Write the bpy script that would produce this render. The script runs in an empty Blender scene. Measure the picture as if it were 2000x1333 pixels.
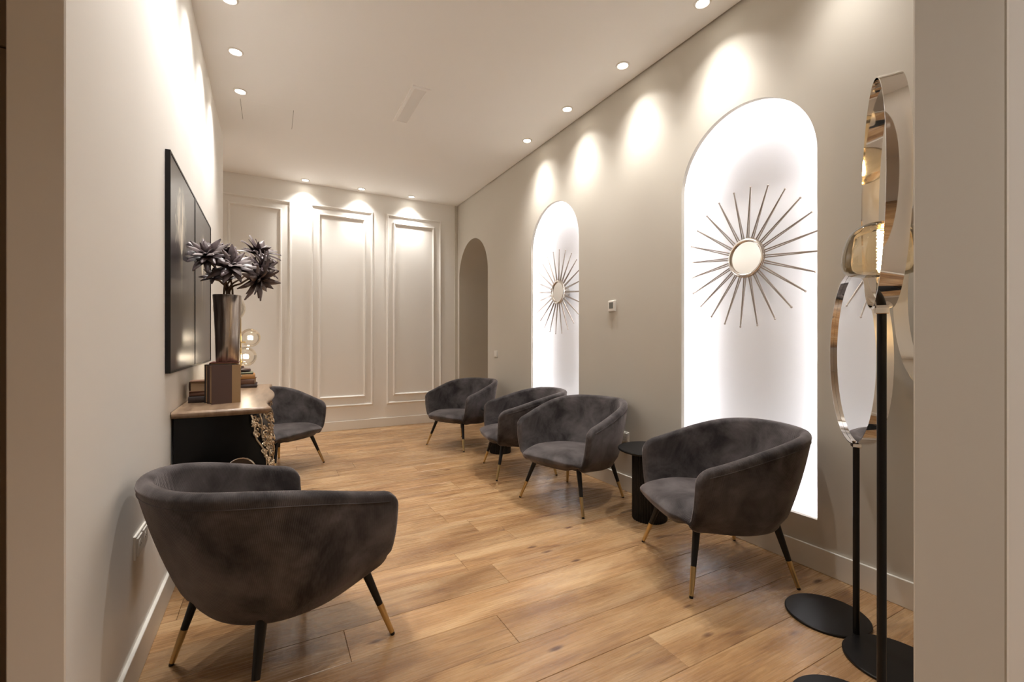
import bpy, bmesh, math, random
from mathutils import Vector, Matrix
PI = math.pi
random.seed(7)
SC = bpy.context.scene
COL = SC.collection

# ------------------------------------------------------------------ camera, world, exposure
CAM_YAW = 0.495
cd = bpy.data.cameras.new('camera'); cam = bpy.data.objects.new('camera', cd); COL.objects.link(cam)
cam.location = (0, 0, 1.2); cam.rotation_euler = (PI/2, 0, -CAM_YAW)
cd.sensor_width = 36; cd.lens = 874/2000*36; cd.shift_y = 0.001; cd.clip_start = 0.02
SC.camera = cam
w = bpy.data.worlds.new('world'); SC.world = w; w.use_nodes = True
w.node_tree.nodes['Background'].inputs[0].default_value = (1, .85, .7, 1)
w.node_tree.nodes['Background'].inputs[1].default_value = 0.0
SC.view_settings.view_transform = 'Standard'; SC.view_settings.look = 'None'
SC.view_settings.gamma = 1; SC.view_settings.use_curve_mapping = False
SC.view_settings.exposure = 0.86
try:
    SC.cycles.max_bounces = 10; SC.cycles.diffuse_bounces = 6; SC.cycles.transparent_max_bounces = 12
    SC.cycles.sample_clamp_indirect = 4; SC.cycles.use_denoising = True
    SC.cycles.caustics_reflective = False; SC.cycles.caustics_refractive = False
except Exception: pass
SPOT_W = 54.0            # watts of each downlight in the lounge
BEAM = ((math.radians(84), 1.0, .78), (math.radians(112), .6, .17))   # angle, softness, share: reflector beam and spill
FOYER_W = 80.0  # watts of each added lamp in the entrance area
WARM = (1.0, 0.955, 0.90)
LED_STRENGTH = 33.0
CZ, XR, YB, XL = 3.28, 2.53, 6.45, -0.425

# ------------------------------------------------------------------ helpers
def tag(o, label=None, cat=None, group=None, kind=None):
    if label: o['label'] = label
    if cat: o['category'] = cat
    if group: o['group'] = group
    if kind: o['kind'] = kind
    return o
def thing(name, label, cat, loc=(0, 0, 0), rz=0, group=None):
    o = bpy.data.objects.new(name, None); COL.objects.link(o); o.empty_display_size = .05
    o.location = loc; o.rotation_euler = (0, 0, rz)
    return tag(o, label, cat, group)
def lerp(a, b, t): return a + (b-a)*t
def sstep(t):
    t = max(0, min(1, t)); return t*t*(3-2*t)
def catmull(pts, n=6, closed=False):
    out = []; N = len(pts)
    P = lambda i: Vector(pts[i % N]) if closed else Vector(pts[max(0, min(N-1, i))])
    for i in range(N if closed else N-1):
        p0, p1, p2, p3 = P(i-1), P(i), P(i+1), P(i+2)
        for k in range(n):
            t = k/n
            out.append(0.5*((2*p1)+(-p0+p2)*t+(2*p0-5*p1+4*p2-p3)*t*t+(-p0+3*p1-3*p2+p3)*t**3))
    if not closed: out.append(Vector(pts[-1]))
    return out
class MB:
    def __init__(s): s.v = []; s.f = []; s.u = []; s.mi = []
    def add(s, vs, fs, uv=None, mi=0):
        o = len(s.v); s.v += [tuple(p) for p in vs]; s.f += [tuple(i+o for i in f) for f in fs]
        s.u += uv if uv else [(0, 0)]*len(vs); s.mi += [mi]*len(fs)
    def box(s, x0, x1, y0, y1, z0, z1, mi=0):
        s.add([(x, y, z) for z in (z0, z1) for y in (y0, y1) for x in (x0, x1)],
              [(0, 2, 3, 1), (4, 5, 7, 6), (0, 1, 5, 4), (2, 6, 7, 3), (0, 4, 6, 2), (1, 3, 7, 5)], mi=mi)
    def grid(s, rows, cu=False, cv=False, uv=None, mi=0):
        R = len(rows); C = len(rows[0]); vs = [p for r in rows for p in r]; fs = []
        for i in range(R if cv else R-1):
            for j in range(C if cu else C-1):
                a = i*C+j; b = i*C+(j+1) % C; c = ((i+1) % R)*C+(j+1) % C; d = ((i+1) % R)*C+j
                fs.append((a, b, c, d))
        s.add(vs, fs, uv, mi)
    def lathe(s, prof, n=32, c=(0, 0, 0), flute=0, nf=0, mi=0):
        rows = []
        for r, z in prof:
            row = []
            for k in range(n):
                a = 2*PI*k/n; rr = r*(1-flute*(0.5+0.5*math.cos(a*nf))) if nf else r
                row.append((c[0]+rr*math.cos(a), c[1]+rr*math.sin(a), c[2]+z))
            rows.append(row)
        s.grid(rows, cu=True, mi=mi)
    def tube(s, pts, rad, n=10, closed=False, cap=True, mi=0):
        pts = [Vector(p) for p in pts]; N = len(pts)
        rads = rad if isinstance(rad, (list, tuple)) else [rad]*N
        rows = []; up = None
        for i, p in enumerate(pts):
            if closed: t = pts[(i+1) % N]-pts[i-1]
            else: t = pts[min(N-1, i+1)]-pts[max(0, i-1)]
            t.normalize()
            if up is None:
                up = Vector((0, 0, 1)) if abs(t.z) < .9 else Vector((1, 0, 0))
            x = up.cross(t); x.normalize(); y = t.cross(x); up = y
            rows.append([p+(x*math.cos(2*PI*k/n)+y*math.sin(2*PI*k/n))*rads[i] for k in range(n)])
        o = len(s.v); s.grid(rows, cu=True, cv=closed, mi=mi)
        if cap and not closed:
            s.f.append(tuple(o+k for k in range(n))[::-1]); s.mi.append(mi)
            s.f.append(tuple(o+(N-1)*n+k for k in range(n))); s.mi.append(mi)
    def sphere(s, c, r, n=10, m=6, mi=0, sz=1):
        s.lathe([(max(r*math.sin(PI*i/m), 1e-6), -r*math.cos(PI*i/m)*sz) for i in range(m+1)], n, c, mi=mi)
    def prism(s, poly, z0, z1, mi=0):      # poly: list of (x,y), ccw
        n = len(poly)
        s.add([(x, y, z0) for x, y in poly]+[(x, y, z1) for x, y in poly],
              [tuple(range(n))[::-1], tuple(range(n, 2*n))]+[(i, (i+1) % n, n+(i+1) % n, n+i) for i in range(n)], mi=mi)
    def mesh(s, name, mats, smooth=35, bevel=0, seg=1, uv=False, merge=1e-5):
        me = bpy.data.meshes.new(name); me.from_pydata(s.v, [], s.f)
        if not isinstance(mats, (list, tuple)): mats = [mats]
        for m in mats: me.materials.append(m)
        if len(mats) > 1: me.polygons.foreach_set('material_index', s.mi)
        if uv:
            l = me.uv_layers.new(name='uv')
            for lp in me.loops: l.data[lp.index].uv = s.u[lp.vertex_index]
        bm = bmesh.new(); bm.from_mesh(me)
        bmesh.ops.remove_doubles(bm, verts=bm.verts, dist=merge)
        bmesh.ops.recalc_face_normals(bm, faces=bm.faces)
        if bevel:
            es = [e for e in bm.edges if len(e.link_faces) == 2 and e.calc_face_angle(0) > .6]
            bmesh.ops.bevel(bm, geom=es, offset=bevel, segments=seg, affect='EDGES', profile=.5)
        ng = [f for f in bm.faces if len(f.verts) > 6]
        if ng: bmesh.ops.triangulate(bm, faces=ng, ngon_method='EAR_CLIP')
        bm.to_mesh(me); bm.free()
        if smooth:
            me.shade_smooth(); me.set_sharp_from_angle(angle=math.radians(smooth))
        me.update(); return me
    def build(s, name, mats, parent=None, **k):
        return link(name, s.mesh(name, mats, **k), parent)
def link(name, me, parent=None, loc=None, rot=None):
    o = bpy.data.objects.new(name, me); COL.objects.link(o)
    if parent: o.parent = parent
    if loc is not None: o.location = loc
    if rot is not None: o.rotation_euler = rot
    return o
def children(o): return CH.get(o.name, list(o.children))
CH = {}
def copy_tree(o, parent=None):
    c = o.copy(); COL.objects.link(c)
    if parent: c.parent = parent
    for ch in list(o.children): copy_tree(ch, c)
    return c

# ------------------------------------------------------------------ materials
def newmat(name):
    m = bpy.data.materials.new(name); m.use_nodes = True; nt = m.node_tree
    b = nt.nodes['Principled BSDF']; return m, nt, b
def N(nt, t, **k):
    n = nt.nodes.new(t)
    for a, v in k.items(): setattr(n, a, v)
    return n
def simple(name, col, rough=.5, metal=0, bump=0, bscale=200, var=0, spec=None, coat=0):
    m, nt, b = newmat(name)
    b.inputs['Base Color'].default_value = (*col, 1); b.inputs['Roughness'].default_value = rough
    b.inputs['Metallic'].default_value = metal
    if spec is not None: b.inputs['Specular IOR Level'].default_value = spec
    if coat: b.inputs['Coat Weight'].default_value = coat; b.inputs['Coat Roughness'].default_value = .1
    tc = N(nt, 'ShaderNodeTexCoord'); no = N(nt, 'ShaderNodeTexNoise')
    nt.links.new(tc.outputs['Object'], no.inputs['Vector']); no.inputs['Scale'].default_value = bscale
    no.inputs['Detail'].default_value = 4
    if bump:
        bp = N(nt, 'ShaderNodeBump'); bp.inputs['Strength'].default_value = bump; bp.inputs['Distance'].default_value = .002
        nt.links.new(no.outputs['Fac'], bp.inputs['Height']); nt.links.new(bp.outputs[0], b.inputs['Normal'])
    if var:
        n2 = N(nt, 'ShaderNodeTexNoise'); n2.inputs['Scale'].default_value = 3; n2.inputs['Detail'].default_value = 5
        nt.links.new(tc.outputs['Object'], n2.inputs['Vector'])
        mx = N(nt, 'ShaderNodeMix', data_type='RGBA'); nt.links.new(n2.outputs['Fac'], mx.inputs[0])
        mx.inputs[6].default_value = (*[c*(1-var) for c in col], 1); mx.inputs[7].default_value = (*[min(1, c*(1+var)) for c in col], 1)
        nt.links.new(mx.outputs[2], b.inputs['Base Color'])
    return m
def emis(name, col, st):
    m, nt, b = newmat(name); b.inputs['Base Color'].default_value = (*col, 1)
    b.inputs['Emission Color'].default_value = (*col, 1); b.inputs['Emission Strength'].default_value = st; return m
def glassy(name, tint, refl=.12, rough=.0, edge=.5):
    m, nt, b = newmat(name); nt.nodes.remove(b)
    out = nt.nodes['Material Output']; tr = N(nt, 'ShaderNodeBsdfTransparent'); tr.inputs[0].default_value = (*tint, 1)
    gl = N(nt, 'ShaderNodeBsdfGlossy'); gl.inputs['Roughness'].default_value = rough; gl.inputs[0].default_value = (1, .97, .92, 1)
    lw = N(nt, 'ShaderNodeLayerWeight'); lw.inputs['Blend'].default_value = .25
    mp = N(nt, 'ShaderNodeMath', operation='MULTIPLY_ADD'); mp.inputs[1].default_value = edge; mp.inputs[2].default_value = refl*.4
    nt.links.new(lw.outputs['Fresnel'], mp.inputs[0])
    mx = N(nt, 'ShaderNodeMixShader'); nt.links.new(mp.outputs[0], mx.inputs[0])
    nt.links.new(tr.outputs[0], mx.inputs[1]); nt.links.new(gl.outputs[0], mx.inputs[2]); nt.links.new(mx.outputs[0], out.inputs[0])
    return m
M = {}
M['wall'] = simple('wall_paint_greige', (.615, .58, .515), .75, bump=.05, bscale=350)
M['wall_light'] = simple('wall_paint_light', (.90, .885, .855), .75, bump=.05, bscale=350)
M['panel'] = simple('panel_paint', (.88, .865, .83), .55, bump=.03, bscale=300)
M['ceiling'] = simple('ceiling_paint', (.93, .925, .91), .8, bump=.03, bscale=300)
M['niche'] = simple('niche_white', (.84, .845, .87), .6, bump=.02)
M['base'] = simple('baseboard_paint', (.80, .775, .72), .4)
M['gap'] = simple('shadow_gap', (.10, .08, .06), .8)
M['subfloor'] = simple('subfloor', (.13, .075, .04), .8)
M['door'] = simple('door_dark', (.20, .15, .10), .5, bump=.03)
M['hall'] = simple('wall_paint_taupe', (.36, .305, .235), .75, bump=.05, bscale=350)
M['vent'] = simple('vent_white', (.93, .92, .90), .4)
M['trim_white'] = simple('white_plastic', (.78, .75, .70), .4)
M['screen'] = simple('grey_screen', (.17, .17, .15), .2)
M['led'] = emis('led_strip_light', (1.0, .985, 1.0), LED_STRENGTH)
M['bulb_disc'] = emis('downlight_glow', (1.0, .93, .80), 14)
M['black_metal'] = simple('black_metal', (.006, .0055, .0055), .36, bump=.02, spec=.28)
M['black_wood'] = simple('black_ribbed_wood', (.006, .0055, .0055), .45, bump=.05, spec=.25)
M['leg'] = simple('black_leg', (.007, .0065, .0065), .35, spec=.3)
M['brass'] = simple('brushed_brass', (.62, .46, .22), .28, 1, bump=.02)
M['chrome'] = simple('polished_chrome', (.86, .82, .78), .04, 1)
M['mirror'] = simple('mirror', (.93, .93, .92), .015, 1)
M['silver'] = simple('champagne_silver', (.66, .61, .56), .22, 1)
M['ray'] = simple('aged_silver_rod', (.40, .35, .31), .35, 1)
M['tan_reflection_mirror'] = simple('tan_reflection_mirror', (.80, .60, .42), .18, 1)  # tan tint stands in for the wood floor reflected in the glass
M['amber'] = glassy('amber_glass', (1.0, .945, .82), .14, edge=.9)
M['clear'] = glassy('clear_glass', (1.0, .98, .93), .12)
M['filament'] = emis('filament', (1.0, .72, .36), 60)
M['filament2'] = emis('filament_small', (1.0, .88, .70), 48)
M['gilt'] = simple('antique_gilt', (.62, .50, .36), .32, 1, bump=.3, bscale=60, var=.3)
M['stem'] = simple('dried_stem', (.16, .10, .06), .7)
M['pages'] = simple('book_pages', (.36, .245, .14), .8, bump=.6, bscale=400)

def floor_mat():
    m, nt, b = newmat('oak_plank'); L = nt.links.new
    tc = N(nt, 'ShaderNodeTexCoord'); oi = N(nt, 'ShaderNodeObjectInfo')
    off = N(nt, 'ShaderNodeVectorMath', operation='SCALE'); off.inputs[0].default_value = (37., 91., 53.); L(oi.outputs['Random'], off.inputs['Scale'])
    add = N(nt, 'ShaderNodeVectorMath', operation='ADD'); L(tc.outputs['Object'], add.inputs[0]); L(off.outputs[0], add.inputs[1])
    def mapped(sc):
        mp = N(nt, 'ShaderNodeMapping'); mp.inputs['Scale'].default_value = sc; L(add.outputs[0], mp.inputs['Vector']); return mp.outputs[0]
    def noise(sc, scale, det=4, dist=0, rough=.55):
        n = N(nt, 'ShaderNodeTexNoise'); n.inputs['Scale'].default_value = scale; n.inputs['Detail'].default_value = det
        n.inputs['Distortion'].default_value = dist; n.inputs['Roughness'].default_value = rough; L(mapped(sc), n.inputs['Vector']); return n.outputs['Fac']
    def ramp(src, stops):
        r = N(nt, 'ShaderNodeValToRGB'); L(src, r.inputs[0]); e = r.color_ramp.elements
        while len(e) < len(stops): e.new(.5)
        for x, (p, c) in zip(e, stops): x.position = p; x.color = (*c, 1)
        return r.outputs[0]
    def mix(f, a, bb, mode='MIX'):
        x = N(nt, 'ShaderNodeMix', data_type='RGBA', blend_type=mode)
        if isinstance(f, float): x.inputs[0].default_value = f
        else: L(f, x.inputs[0])
        L(a, x.inputs[6]) if hasattr(a, 'links') else setattr(x.inputs[6], 'default_value', (*a, 1))
        L(bb, x.inputs[7]) if hasattr(bb, 'links') else setattr(x.inputs[7], 'default_value', (*bb, 1))
        return x.outputs[2]
    broad = noise((.9, 4, 1), 1.6, 3, .6)
    col = ramp(broad, [(.30, (.30, .155, .060)), (.50, (.42, .235, .098)), (.72, (.52, .325, .155))])
    # cathedral grain
    wv = N(nt, 'ShaderNodeTexWave', wave_type='BANDS', bands_direction='Y'); wv.inputs['Scale'].default_value = 17
    wv.inputs['Distortion'].default_value = 16; wv.inputs['Detail'].default_value = 2; wv.inputs['Detail Scale'].default_value = 1.1
    L(mapped((.16, 1, 1)), wv.inputs['Vector'])
    g = ramp(wv.outputs['Fac'], [(.0, (.70, .66, .62)), (.55, (1, 1, 1))])
    col = mix(.30, col, g, 'MULTIPLY')
    fine = noise((2.5, 120, 1), 1.0, 3)
    col = mix(.5, col, ramp(fine, [(.35, (.72, .68, .64)), (.6, (1, 1, 1))]), 'MULTIPLY')
    # dark veins and heartwood
    vein = noise((.75, 5.5, 1), 1.3, 5, 1.1, .6)
    vm = ramp(vein, [(.52, (0, 0, 0)), (.70, (1, 1, 1))])
    col = mix(vm, col, mix(.62, col, (.17, .075, .035)))
    stroke = noise((2.2, 20, 1), 1.2, 5, .9, .62)
    col = mix(ramp(stroke, [(.58, (0, 0, 0)), (.70, (1, 1, 1))]), col, mix(.55, col, (.15, .07, .035)))
    pale = noise((.6, 3.2, 1), 1.7, 3, .5)
    col = mix(ramp(pale, [(.52, (0, 0, 0)), (.75, (.6, .6, .6))]), col, (.60, .41, .22))
    # knots
    vo = N(nt, 'ShaderNodeTexVoronoi'); vo.inputs['Scale'].default_value = 1.0; vo.inputs['Randomness'].default_value = 1
    nd = N(nt, 'ShaderNodeTexNoise'); nd.inputs['Scale'].default_value = 9; L(mapped((1, 2, 1)), nd.inputs['Vector'])
    av = N(nt, 'ShaderNodeMix', data_type='VECTOR'); av.inputs[0].default_value = .06; L(mapped((3.0, 8.5, 1)), av.inputs[4]); L(nd.outputs['Color'], av.inputs[5])
    L(av.outputs[1], vo.inputs['Vector'])
    km = ramp(vo.outputs['Distance'], [(.05, (1, 1, 1)), (.13, (0, 0, 0))])
    col = mix(km, col, (.12, .055, .028))
    # per plank tone
    pr = N(nt, 'ShaderNodeMapRange'); L(oi.outputs['Random'], pr.inputs[0]); pr.inputs[3].default_value = .86; pr.inputs[4].default_value = 1.10
    hsv = N(nt, 'ShaderNodeHueSaturation'); L(col, hsv.inputs['Color']); L(pr.outputs[0], hsv.inputs['Value']); hsv.inputs['Saturation'].default_value = .95
    L(hsv.outputs[0], b.inputs['Base Color'])
    rr = N(nt, 'ShaderNodeMapRange'); L(fine, rr.inputs[0]); rr.inputs[3].default_value = .20; rr.inputs[4].default_value = .35
    L(rr.outputs[0], b.inputs['Roughness']); b.inputs['Specular IOR Level'].default_value = .62
    # handscraped ripples across each board plus grain
    rp = noise((9, 1.2, 1), 1.6, 2, .5)
    ad = N(nt, 'ShaderNodeMath', operation='MULTIPLY_ADD'); L(rp, ad.inputs[0]); ad.inputs[1].default_value = 3.2; L(fine, ad.inputs[2])
    ad2 = N(nt, 'ShaderNodeMath', operation='MULTIPLY_ADD'); L(wv.outputs['Fac'], ad2.inputs[0]); ad2.inputs[1].default_value = .25; L(ad.outputs[0], ad2.inputs[2])
    bp = N(nt, 'ShaderNodeBump'); bp.inputs['Strength'].default_value = .35; bp.inputs['Distance'].default_value = .0016
    L(ad2.outputs[0], bp.inputs['Height']); L(bp.outputs[0], b.inputs['Normal'])
    return m
M['floor'] = floor_mat()

def fabric_mat():
    m, nt, b = newmat('dark_corduroy_velvet'); L = nt.links.new
    tc = N(nt, 'ShaderNodeTexCoord'); uv = N(nt, 'ShaderNodeUVMap', uv_map='uv')
    n1 = N(nt, 'ShaderNodeTexNoise'); n1.inputs['Scale'].default_value = 5.5; n1.inputs['Detail'].default_value = 6; n1.inputs['Roughness'].default_value = .6; n1.inputs['Distortion'].default_value = .4
    L(tc.outputs['Object'], n1.inputs['Vector'])
    r = N(nt, 'ShaderNodeValToRGB'); L(n1.outputs['Fac'], r.inputs[0]); e = r.color_ramp.elements
    e[0].position = .36; e[0].color = (.027, .0235, .0245, 1); e[1].position = .70; e[1].color = (.135, .120, .121, 1)
    sx = N(nt, 'ShaderNodeSeparateXYZ'); L(uv.outputs[0], sx.inputs[0])
    mu = N(nt, 'ShaderNodeMath', operation='MULTIPLY'); L(sx.outputs[0], mu.inputs[0]); mu.inputs[1].default_value = 2*PI/.0052
    si = N(nt, 'ShaderNodeMath', operation='SINE'); L(mu.outputs[0], si.inputs[0])
    mr = N(nt, 'ShaderNodeMapRange'); L(si.outputs[0], mr.inputs[0]); mr.inputs[1].default_value = -1; mr.inputs[3].default_value = .86; mr.inputs[4].default_value = 1.08
    mm = N(nt, 'ShaderNodeMix', data_type='RGBA', blend_type='MULTIPLY'); mm.inputs[0].default_value = 1
    cc = N(nt, 'ShaderNodeCombineColor'); [L(mr.outputs[0], cc.inputs[i]) for i in range(3)]
    L(r.outputs[0], mm.inputs[6]); L(cc.outputs[0], mm.inputs[7]); L(mm.outputs[2], b.inputs['Base Color'])
    b.inputs['Roughness'].default_value = .85; b.inputs['Specular IOR Level'].default_value = .2
    b.inputs['Sheen Weight'].default_value = .55; b.inputs['Sheen Roughness'].default_value = .35
    b.inputs['Sheen Tint'].default_value = (.62, .54, .52, 1)
    bp = N(nt, 'ShaderNodeBump'); bp.inputs['Strength'].default_value = .32; bp.inputs['Distance'].default_value = .001
    L(si.outputs[0], bp.inputs['Height']); L(bp.outputs[0], b.inputs['Normal'])
    return m
M['fabric'] = fabric_mat()

def streak_metal():
    m, nt, b = newmat('mercury_metal'); L = nt.links.new
    tc = N(nt, 'ShaderNodeTexCoord'); mp = N(nt, 'ShaderNodeMapping'); mp.inputs['Scale'].default_value = (14, 14, .5); L(tc.outputs['Object'], mp.inputs[0])
    n1 = N(nt, 'ShaderNodeTexNoise'); n1.inputs['Scale'].default_value = 4; n1.inputs['Detail'].default_value = 5; L(mp.outputs[0], n1.inputs['Vector'])
    r = N(nt, 'ShaderNodeValToRGB'); L(n1.outputs['Fac'], r.inputs[0]); e = r.color_ramp.elements
    e[0].position = .35; e[0].color = (.30, .24, .20, 1); e[1].position = .65; e[1].color = (.78, .72, .66, 1)
    L(r.outputs[0], b.inputs['Base Color']); b.inputs['Metallic'].default_value = 1; b.inputs['Roughness'].default_value = .30; b.inputs['Specular IOR Level'].default_value = .55
    bp = N(nt, 'ShaderNodeBump'); bp.inputs['Strength'].default_value = .25; bp.inputs['Distance'].default_value = .003
    L(n1.outputs['Fac'], bp.inputs['Height']); L(bp.outputs[0], b.inputs['Normal']); return m
M['vase'] = streak_metal()

def petal_mat():
    m, nt, b = newmat('dusky_petal'); L = nt.links.new
    tc = N(nt, 'ShaderNodeTexCoord'); oi = N(nt, 'ShaderNodeObjectInfo')
    n1 = N(nt, 'ShaderNodeTexNoise'); n1.inputs['Scale'].default_value = 28; n1.inputs['Detail'].default_value = 3; L(tc.outputs['Object'], n1.inputs['Vector'])
    ad = N(nt, 'ShaderNodeMath', operation='MULTIPLY_ADD'); L(oi.outputs['Random'], ad.inputs[0]); ad.inputs[1].default_value = .5; L(n1.outputs['Fac'], ad.inputs[2])
    r = N(nt, 'ShaderNodeValToRGB'); L(ad.outputs[0], r.inputs[0]); e = r.color_ramp.elements
    e[0].position = .45; e[0].color = (.030, .022, .024, 1); e[1].position = .95; e[1].color = (.20, .17, .17, 1)
    x = e.new(.7); x.color = (.115, .085, .092, 1)
    L(r.outputs[0], b.inputs['Base Color']); b.inputs['Roughness'].default_value = .42; return m
M['petal'] = petal_mat()

def tabletop_mat():
    m, nt, b = newmat('console_top_wood'); L = nt.links.new
    tc = N(nt, 'ShaderNodeTexCoord'); mp = N(nt, 'ShaderNodeMapping'); mp.inputs['Scale'].default_value = (22, 2.5, 8); L(tc.outputs['Object'], mp.inputs[0])
    n1 = N(nt, 'ShaderNodeTexNoise'); n1.inputs['Scale'].default_value = 1.5; n1.inputs['Detail'].default_value = 5; L(mp.outputs[0], n1.inputs['Vector'])
    r = N(nt, 'ShaderNodeValToRGB'); L(n1.outputs['Fac'], r.inputs[0]); e = r.color_ramp.elements
    e[0].position = .3; e[0].color = (.20, .125, .075, 1); e[1].position = .7; e[1].color = (.36, .25, .165, 1)
    L(r.outputs[0], b.inputs['Base Color']); b.inputs['Roughness'].default_value = .30; b.inputs['Coat Weight'].default_value = .2; b.inputs['Coat Roughness'].default_value = .08; return m
M['ctop'] = tabletop_mat()
M['cbody'] = simple('black_lacquer', (.004, .0038, .0038), .3, bump=.02, spec=.25)

def art_mat(name, cy, cz, sy, sz, fade):
    # flat print: a pale feathery vertical shape on a dark ground (object coords: y across, z up)
    m, nt, b = newmat(name); L = nt.links.new
    tc = N(nt, 'ShaderNodeTexCoord'); sp = N(nt, 'ShaderNodeSeparateXYZ'); L(tc.outputs['Object'], sp.inputs[0])
    def mth(op, a, bb=None, c=None):
        n = N(nt, 'ShaderNodeMath', operation=op)
        for i, v in enumerate((a, bb, c)):
            if v is None: continue
            if hasattr(v, 'links'): L(v, n.inputs[i])
            else: n.inputs[i].default_value = v
        return n.outputs[0]
    mp = N(nt, 'ShaderNodeMapping'); mp.inputs['Scale'].default_value = (1, 8, 5); L(tc.outputs['Object'], mp.inputs[0])
    n1 = N(nt, 'ShaderNodeTexNoise'); n1.inputs['Scale'].default_value = 1.5; n1.inputs['Detail'].default_value = 6; n1.inputs['Distortion'].default_value = 1.4; L(mp.outputs[0], n1.inputs['Vector'])
    mp2 = N(nt, 'ShaderNodeMapping'); mp2.inputs['Scale'].default_value = (1, 26, 2.6); L(tc.outputs['Object'], mp2.inputs[0])
    n2 = N(nt, 'ShaderNodeTexNoise'); n2.inputs['Scale'].default_value = 1; n2.inputs['Detail'].default_value = 5; L(mp2.outputs[0], n2.inputs['Vector'])
    dy = mth('DIVIDE', mth('SUBTRACT', sp.outputs[1], cy), sy); dz = mth('DIVIDE', mth('SUBTRACT', sp.outputs[2], cz), sz)
    d = mth('SQRT', mth('ADD', mth('MULTIPLY', dy, dy), mth('MULTIPLY', dz, dz)))
    d2 = mth('ADD', d, mth('MULTIPLY', mth('SUBTRACT', n1.outputs['Fac'], .5), 1.9))
    core = N(nt, 'ShaderNodeMapRange'); L(d2, core.inputs[0]); core.inputs[1].default_value = 1.05; core.inputs[2].default_value = .6
    streak = N(nt, 'ShaderNodeMapRange'); L(n2.outputs['Fac'], streak.inputs[0]); streak.inputs[1].default_value = .45; streak.inputs[2].default_value = .62
    mask = mth('MULTIPLY', core.outputs[0], mth('MULTIPLY_ADD', streak.outputs[0], .8, .2))
    mask = mth('MULTIPLY', mask, fade)
    # drips below
    below = N(nt, 'ShaderNodeMapRange'); L(sp.outputs[2], below.inputs[0]); below.inputs[1].default_value = cz-sz*2.6; below.inputs[2].default_value = cz-sz*.2
    wid = N(nt, 'ShaderNodeMapRange'); L(mth('ABSOLUTE', dy), wid.inputs[0]); wid.inputs[1].default_value = 1.0; wid.inputs[2].default_value = .1
    belowm = mth('LESS_THAN', sp.outputs[2], cz)
    drip = mth('MULTIPLY', mth('MULTIPLY', below.outputs[0], wid.outputs[0]), mth('MULTIPLY', streak.outputs[0], belowm))
    tot = mth('MINIMUM', mth('ADD', mask, mth('MULTIPLY', drip, .35)), 1.0)
    mx = N(nt, 'ShaderNodeMix', data_type='RGBA'); L(tot, mx.inputs[0]); mx.inputs[6].default_value = (.030, .022, .021, 1); mx.inputs[7].default_value = (.95, .88, .74, 1)
    L(mx.outputs[2], b.inputs['Base Color']); b.inputs['Roughness'].default_value = .30; b.inputs['Specular IOR Level'].default_value = .55
    bp = N(nt, 'ShaderNodeBump'); bp.inputs['Strength'].default_value = .12; bp.inputs['Distance'].default_value = .002
    L(n2.outputs['Fac'], bp.inputs['Height']); L(bp.outputs[0], b.inputs['Normal'])
    return m

# ------------------------------------------------------------------ setting: floor
def struct(o, label=None): o['kind'] = 'structure'; return o
mb = MB(); mb.box(-2.6, 3.75, -3.1, YB+.1, -.08, -.016)
floor = struct(mb.build('floor', M['subfloor'], smooth=0))
PW, PT = .2075, .016
def plank(x0, x1, y0, y1):
    g = .0006
    m = MB(); lx, ly = (x1-x0)/2-g, (y1-y0)/2-g
    m.box(-lx, lx, -ly, ly, -PT, 0)
    me = m.mesh('plank', M['floor'], smooth=0, bevel=.0014)
    o = link('plank', me, floor, ((x0+x1)/2, (y0+y1)/2, random.choice([0, -.0003, -.0006])))
y = 1.3495 - 20*PW; k = 0
fixed = {20: 2.147, 21: .874, 22: 1.91, 26: 1.165, 19: 1.36}
rowi = 0
while y < YB-.001:
    y1 = min(y+PW, YB)
    xmax = XR if not (y1 > 5.36) else 3.6
    if y1 > -3.0:
        xs = [fixed.get(rowi, random.uniform(-.4, 1.4))]
        while xs[0] > -2.45: xs.insert(0, xs[0]-random.uniform(1.5, 1.9))
        while xs[-1] < xmax: xs.append(xs[-1]+random.uniform(1.5, 1.9))
        xs[0] = max(xs[0], -2.5) if xs[0] < -2.5 else xs[0]
        xs = [max(-2.5, min(xmax, a)) for a in xs]
        for a, b_ in zip(xs, xs[1:]):
            if b_-a > .05: plank(a, b_, max(y, -3), y1)
    y += PW; rowi += 1

# ------------------------------------------------------------------ setting: ceiling
mb = MB(); mb.box(-2.6, XR-.012, -3.1, YB, CZ, CZ+.04)
mb.box(-2.6, XR+.3, -3.1, YB+.1, CZ+.07, CZ+.10)
ceil = struct(mb.build('ceiling', M['ceiling'], smooth=0))
mb = MB(); mb.box(XR-.02, XR+.02, -3.0, YB, CZ+.04, CZ+.055); mb.build('ceiling_gap_strip', M['gap'], ceil, smooth=0)

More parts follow.
